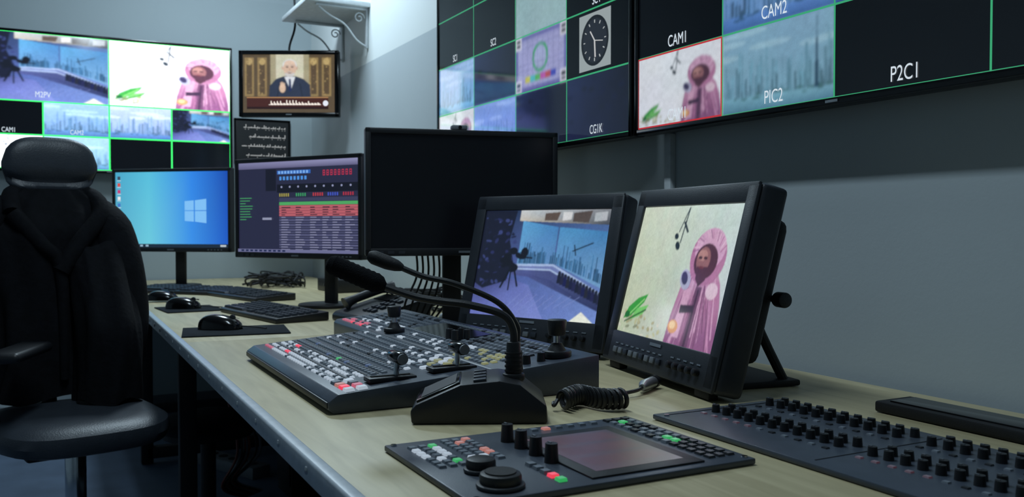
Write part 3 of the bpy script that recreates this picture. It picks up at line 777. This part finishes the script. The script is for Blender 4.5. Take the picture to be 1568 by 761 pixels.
# ================================================================ GOOSENECK MIC
b=MB()
prof=[(-.104,0),(-.106,.020),(-.098,.030),(-.030,.060),(.030,.066),(.062,.060),(.102,.028),(.104,0)]
b.prism(prof,'y',-.062,.062,BLK,bev=.004)
a_=math.atan(.030/.068)
b.box((-.064,0,.0465),(.072,.10,.004),GLOSS,rot=(0,-a_,0),bev=.001)
b.box((-.064,0,.0490),(.058,.082,.001),DGR,rot=(0,-a_,0))
for i in range(4): b.box((.0,-.045+.028*i,.0645),(.020,.016,.005),KEY,bev=.001,rot=(0,-.1,0))
b.cyl((.053,0,.088),.0135,.060,BLK,r2=.011,bev=.003); b.cyl((.053,0,.062),.018,.012,BLK,bev=.003)
for i in range(5): b.cyl((.053,0,.072+.007*i),.0142,.003,BLK2)
b.tube([(.053,0,.11),(.052,0,.137),(.035,0,.161),(-.019,0,.1766),(-.061,0,.182),(-.102,0,.189),(-.149,0,.2046)],.0062,BLK,sub=8)
n=24; pts=[];rad=[]
p0=Vector((-.145,0,.203)); p1=Vector((-.243,0,.245))
for i in range(n+1):
    t=i/n; pts.append(p0.lerp(p1,t)); q=math.sin(min(1,t*5)*math.pi/2)*math.sqrt(max(0,1-max(0,(t-.86)/.14)**2))
    rad.append(max(.002,.0165*q*(1.0 if i%2 else .93)))
b.tube(pts,.016,FOAM,sub=1,radii=rad,seg=20)
b.tube([(.060,.030,.055),(.060,.030,.1165),(.058,.030,.142),(.027,.030,.1787),(-.040,.030,.2077),(-.092,.030,.220),(-.131,.030,.2357)],.0048,BLK,sub=8)
b.cyl((.060,.030,.075),.010,.05,BLK,r2=.008)
b.tube([(-.125,.030,.2335),(-.135,.030,.2375),(-.150,.030,.2425),(-.172,.030,.251),(-.181,.030,.2545)],.010,BLK2,sub=3,radii=[.005,.0095,.0115,.0115,.006],seg=16)
b.done('gooseneck_microphone',(.600,1.262,.7505),R(-26))

b=MB()
pts=[]
N=150
for i in range(N):
    t=i/(N-1); th=t*2*math.pi*17
    cx=-.045+.17*t*.62+.015*math.sin(t*6); cy=.03*math.sin(t*5.0)-.02
    pts.append((cx,cy+.014*math.cos(th),.019+.014*math.sin(th)))
b.tube(pts,.004,BLK,sub=2,seg=8)
b.tube([pts[-1],(.07,.01,.012),(.10,.03,.008),(.14,.035,.010),(.165,.05,.012)],.0035,BLK,seg=8)
b.tube([pts[0],(-.055,-.01,.01),(-.05,.0,.012)],.0035,BLK,seg=8)
b.tube([(.160,.045,.012),(.175,.06,.012),(.215,.085,.012)],.0105,SIL,sub=1,radii=[.006,.0105,.0105],seg=16)
b.cyl((.217,.086,.012),.0118,.012,BLK,rot=(R(90),0,R(-58)))
b.done('coiled_cable',(.775,1.245,.7505),0)

# ================================================================ MICE, PADS, KEYBOARDS
def mouse(x,y,rz,s=1.0):
    b=MB(); rings=[]
    n=16
    for i in range(n+1):
        t=i/n; u=-1+2*t
        wv=.034*s*(max(0,1-abs(u)**2.6))**.5*(1+.06*u); hv=.038*s*(max(0,1-abs(u)**2.4))**.5*(1.0-.18*u)
        ring=[]
        for k in range(18):
            a=math.pi*k/17
            ring.append((.064*s*u,-wv*math.cos(a)-1e-5*math.cos(a),hv*math.sin(a)**.8+.001))
        rings.append(ring)
    b.loft(rings,GLOSS,True)
    b.cyl((.035*s,0,.031*s),.008*s,.007*s,DGR,rot=(R(90),0,0),seg=16)
    b.box((.030*s,0,.0335*s),(.05*s,.0014,.001),BLK2,rot=(0,.22,0))
    b.tube([(.06*s,0,.008),(.10,.02,.003),(.14,-.01,.003)],.002,BLK2,seg=6)
    return b.done('computer_mouse',(x,y,.7545),rz)
def pad(x,y,w,l,rz):
    b=MB(); b.box((0,0,.0015),(w,l,.003),FAB,bev=.001); return b.done('mouse_pad',(x,y,.7505),rz)
pad(.465,2.62,.29,.22,R(-8)); mouse(.430,2.67,R(-30),1.05)
pad(.44,3.40,.20,.24,R(5)); mouse(.420,3.41,R(-20),1.02)
mouse(.390,3.80,R(-15),1.0)
def keyboard(x,y,rz,l=.46,w=.165):
    b=MB(); prof=[(-w/2,0),(-w/2,.012),(-w/2+.006,.016),(w/2,.028),(w/2,0)]
    b.prism(prof,'y',-l/2,l/2,BLK,bev=.003)
    tl=-math.atan(.012/(w-.006)); TM=Matrix.Rotation(tl,3,'Y')
    for r in range(6):
        x_=-w/2+.022+r*.0235
        for j in range(21):
            y_=-l/2+.018+j*(l-.036)/20
            if j in (5,9): continue
            if r==0 and 11<j<18: continue
            b.key((x_,y_,.017+(r*.0235+.016)*.0755),(.0185,.0175,.006),KEY,.8,TM)
    b.key((-w/2+.022,.12,.0185),(.0185,.11,.006),KEY,.9,TM)
    return b.done('keyboard',(x,y,.7505),rz)
keyboard(.655,3.02,R(10),.50,.18); keyboard(.74,3.86,R(14),.50,.18); keyboard(.53,4.26,R(42),.46,.17)

b=MB()
prof=[(-.11,0),(-.11,.018),(-.10,.028),(.08,.075),(.11,.07),(.11,0)]
b.prism(prof,'y',-.13,.13,BLK,bev=.005)
ta=-math.atan(.047/.18)
for r in range(4):
    for j in range(3): b.key((-.06+.03*r,-.02-.028*j,.040+.0078*r+.0),(.018,.018,.006),KEY,.85,Matrix.Rotation(ta,3,'Y'))
b.box((.04,.06-.03,.072),(.05,.10,.004),GLOSS,rot=(0,ta,0))
b.tube([(-.08,.09,.052),(-.05,.09,.066),(.05,.09,.095),(.09,.09,.098)],.014,BLK,radii=[.023,.014,.014,.023],sub=5,seg=14)
b.done('desk_phone',(.925,2.685,.7505),R(8))
b=MB(); b.cyl((0,0,.006),.022,.012,BLK,bev=.002); b.sph((0,0,.018),(.016,.016,.016),WHT)
b.done('trackball',(1.075,2.525,.7505))

def tangle(name,c,rx,ry,h,n,m,seed,r=.004):
    rn=random.Random(seed); b=MB()
    for i in range(n):
        pts=[]
        for k in range(6):
            pts.append((rn.uniform(-rx,rx),rn.uniform(-ry,ry),rn.uniform(.02,h) if 0<k<5 else r*1.6))
        b.tube(pts,r*rn.uniform(.7,1.1),m,sub=6,seg=6)
    zs=min(v.co.z for v in b.bm.verts)
    for v in b.bm.verts: v.co.z-=zs
    return b.done(name,(c[0],c[1],.7505))
tangle('cable_tangle',(1.00,4.50,0),.14,.18,.075,14,BLK2,3,.005)
tangle('cable_tangle',(1.22,2.98,0),.12,.14,.08,10,BLK2,5)
b=MB(); b.box((0,0,.03),(.18,.26,.06),BLK,bev=.004)
for i in range(8): b.box((-.091,-.10+.028*i,.03),(.003,.02,.014),DGR)
b.done('network_switch',(1.22,4.05,.7505),R(4))
b=MB()
for i in range(7):
    x=-.06+.018*i; b.tube([(x,.0,.26),(x+.02,.03,.16),(x+.006*i-.02,.02+.004*i,.08),(x-.03,.03+.006*i,.005)],.0035,BLK2,seg=6)
b.done('monitor_cables',(1.00,2.425,.7515),0)

# under desk
b=MB(); b.box((0,0,.22),(.42,.19,.42),BLK2,bev=.006); b.box((-.213,0,.24),(.006,.17,.36),BLK,bev=.002)
for sy in (-.07,.07):
    for sx in (-.17,.17): b.cyl((sx,sy,.005),.015,.01,BLK2)
b.box((-.217,0,.36),(.003,.14,.035),DGR); b.done('computer_tower',(1.00,3.45,0),R(3))
b=MB()
for i in range(9):
    x=.008*i
    b.tube([(x,0,.66),(x-.03,.02,.45),(x+.02*math.sin(i),-.02,.22),(x-.05,.02+.01*i,.08),(x+.05,.10,.008+.002*i)],.005,REDC if i%3==0 else BLK2 if i%3==1 else MGR,seg=6)
b.done('hanging_cable_bundle',(.60,3.38,0))
b=MB(); b.box((0,0,.025),(.09,.40,.05),MGR,bev=.005)
for i in range(5): b.cyl((0,-.14+.07*i,.0505),.020,.003,BLK2)
b.done('power_strip',(.68,3.92,0),R(25))
b=MB()
b.sph((0,0,.385),(.165,.165,.045),FAB,seg=32); b.cyl((0,0,.362),.15,.03,BLK2,bev=.005,seg=32); b.cyl((0,0,.22),.025,.28,BLK2)
for i in range(4):
    q=i*math.pi/2+.78; b.tube([(0,0,.09),(.09*math.cos(q),.09*math.sin(q),.075),(.16*math.cos(q),.16*math.sin(q),.055)],.016,BLK2,sub=3)
    b.sph((.16*math.cos(q),.16*math.sin(q),.026),(.024,.014,.026),BLK,rot=(0,0,q),seg=14)
b.done('stool',(.46,3.12,0))

# ================================================================ OFFICE CHAIR
def sring(cx,cy,cz,a,b_,n=36,e=.6):
    out=[]
    for k in range(n):
        t=2*math.pi*k/n; c,s_=math.cos(t),math.sin(t)
        out.append((cx+a*math.copysign(abs(c)**e,c),cy+b_*math.copysign(abs(s_)**e,s_),cz))
    return out
b=MB()
rs=[]
for z,k in ((.455,.86),(.465,.96),(.490,1.0),(.515,.98),(.528,.90),(.533,.70),(.534,.30)):
    rs.append([(p[0],p[1],z+(.02*(p[1]>.1)*(p[1]-.1))-(.10*max(0,-p[1]-.17))) for p in sring(0,-.02,0,.225*k,.24*k)])
b.loft(rs,MESHF,True)
b.box((0,.0,.445),(.30,.28,.03),BLK2,bev=.008)
b.cyl((0,0,.28),.028,.30,CHR,bev=.003); b.cyl((0,0,.16),.040,.16,BLK2,bev=.004)
for i in range(5):
    q=i*2*math.pi/5+.9
    b.tube([(0,0,.10),(.15*math.cos(q),.15*math.sin(q),.095),(.28*math.cos(q),.28*math.sin(q),.07)],.02,CHR,sub=4,radii=[.028,.022,.015])
    for s_ in (-1,1): b.cyl((.28*math.cos(q)-s_*.014*math.sin(q),.28*math.sin(q)+s_*.014*math.cos(q),.028),.028,.016,BLK,rot=(R(90),0,q),seg=18,bev=.003)
rs=[]
for i in range(13):
    t=i/12; z=.56+t*.56; wv=.20+.015*math.sin(t*math.pi)-.05*max(0,t-.8)*5*.5
    cy=.27-.03*math.sin(t*math.pi)+.03*t
    rs.append([(p[0],p[1]-.25*p[0]**2,z) for p in sring(0,cy,z,wv,.028,e=.5)])
b.loft(rs,MESHF,True)
b.tube([(0,.10,.44),(0,.28,.46),(0,.335,.60),(0,.34,.95)],.022,BLK2,sub=4)
b.box((0,.325,1.14),(.05,.02,.14),BLK2,bev=.004)
rs=[]
for i in range(21):
    t=i/20; x=-.132+.264*t; e_=(1-abs(2*t-1)**3.4)**.5
    hh=.090*max(.12,e_); dd=.036*max(.12,e_); cy=.275-.9*x*x
    rs.append([(x,cy+dd*math.copysign(abs(math.cos(q))**.8,math.cos(q))+(.016*math.exp(-((math.sin(q)*hh+.035)/.014)**2) if math.cos(q)<0 else 0),1.235+hh*math.copysign(abs(math.sin(q))**.75,math.sin(q))) for q in [2*math.pi*k/40 for k in range(40)]])
b.loft(rs,MESHF,True)
for sx,yo,xo in ((-1,-.06,.190),(1,.12,.13)):
    b.tube([(sx*.12,.02+yo/2,.44),(sx*xo,.02+yo/2,.47),(sx*(xo+.02),.0+yo/2,.58),(sx*xo,yo,.70)],.018,BLK2,sub=5)
    b.box((sx*xo+(0.04 if sx<0 else 0),yo,.715),(.09 if sx<0 else .07,.26 if sx<0 else .16,.028),BLK,bev=.012,seg=3,rot=(0,0,R(-30) if sx<0 else 0))
b.done('office_chair',(.050,2.785,0),R(12))

b=MB(); rs=[]
NT=34;NK=96
for i in range(NT):
    t=i/(NT-1); z=1.165-.62*t
    if t<.20: a=.09+(.222-.09)*math.sin(t/.20*math.pi/2)
    else: a=.222+.008*math.sin(t*5)
    bb_=.060+.055*min(1,t/.2)+.02*t
    ring=[]
    for k in range(NK):
        q=2*math.pi*k/NK; c,s_=math.cos(q),math.sin(q)
        f=1+.045*math.sin(7*q+4*t)+.035*math.sin(13*q-6*t+1)+.02*math.sin(23*q+9*t)*t+.02*math.sin(3*q+8*t)
        x=a*f*math.copysign(abs(c)**.75,c); y=.272+bb_*f*math.copysign(abs(s_)**.8,s_)
        ring.append((x,y,z+.012*math.sin(5*q+2)*t))
    rs.append(ring)
b.loft(rs,JKT,False)
for sx in (-1,1):
    k=.76 if sx>0 else 1.05
    pts=[(sx*.12,.25,1.10),(sx*.205*k,.21,1.04),(sx*.235*k,.17,.92),(sx*.25*k,.15,.78),(sx*.235*k,.14,.66),(sx*.225*k,.15,.56)]
    b.tube(pts,.06,JKT,radii=[.05,.066,.064,.060,.054,.048],sub=6,seg=20)
rs=[]
for i in range(22):
    t=i/21; z=1.00-.46*t; cx=.105+.012*math.sin(t*2.4); cy=.18-.08*min(1,t/.5)
    aa=.078+.012*t; bb_=.050+.075*min(1,t/.55)
    rs.append([(cx+aa*(1+.07*math.sin(6*q+5*t)+.04*math.sin(11*q-4*t))*math.cos(q),cy+bb_*(1+.07*math.sin(6*q+5*t+1))*math.sin(q),z+.01*math.sin(4*q)) for q in [2*math.pi*k/48 for k in range(48)]])
b.loft(rs,JKT,True)
b.tube([(-.12,.18,1.09),(-.11,.24,1.145),(-.05,.33,1.155),(.05,.33,1.155),(.11,.24,1.145),(.12,.18,1.09),(.05,.150,1.0),(.0,.145,.92)],.026,JKT,sub=5,seg=12)
b.tube([(-.12,.18,1.09),(-.05,.150,1.0),(.0,.145,.92),(.005,.135,.60)],.02,JKT,sub=5,seg=12,radii=[.026,.022,.018,.012])
b.done('black_jacket',(.050,2.785,0),R(12),ang=80)

# ================================================================ LIGHTS
def area(name,loc,sx,sy,power,col,rot=(0,0,0)):
    l=bpy.data.lights.new(name,'AREA'); l.shape='RECTANGLE'; l.size=sx; l.size_y=sy; l.energy=power; l.color=col
    o=bpy.data.objects.new(name,l); scene.collection.objects.link(o); o.location=loc; o.rotation_euler=rot; return o
area('ceiling_light',(.30,1.5,2.88),.12,1.2,21,(.70,.88,1.0))
area('ceiling_light',(.75,4.1,2.88),.3,.6,32,(.70,.88,1.0))
w=bpy.data.worlds.new('world'); scene.world=w; w.use_nodes=True
w.node_tree.nodes['Background'].inputs['Color'].default_value=(.3,.4,.55,1); w.node_tree.nodes['Background'].inputs['Strength'].default_value=.03

# ================================================================ CAMERA
cd=bpy.data.cameras.new('camera'); cam=bpy.data.objects.new('camera',cd); scene.collection.objects.link(cam)
cd.sensor_width=36; cd.lens=31.0; cam.location=(0,0,1.05); cam.rotation_euler=(R(90-1.38),0,R(-27.5)); cd.clip_start=.02
cd.dof.use_dof=True; cd.dof.focus_distance=1.6; cd.dof.aperture_fstop=7.5
scene.camera=cam
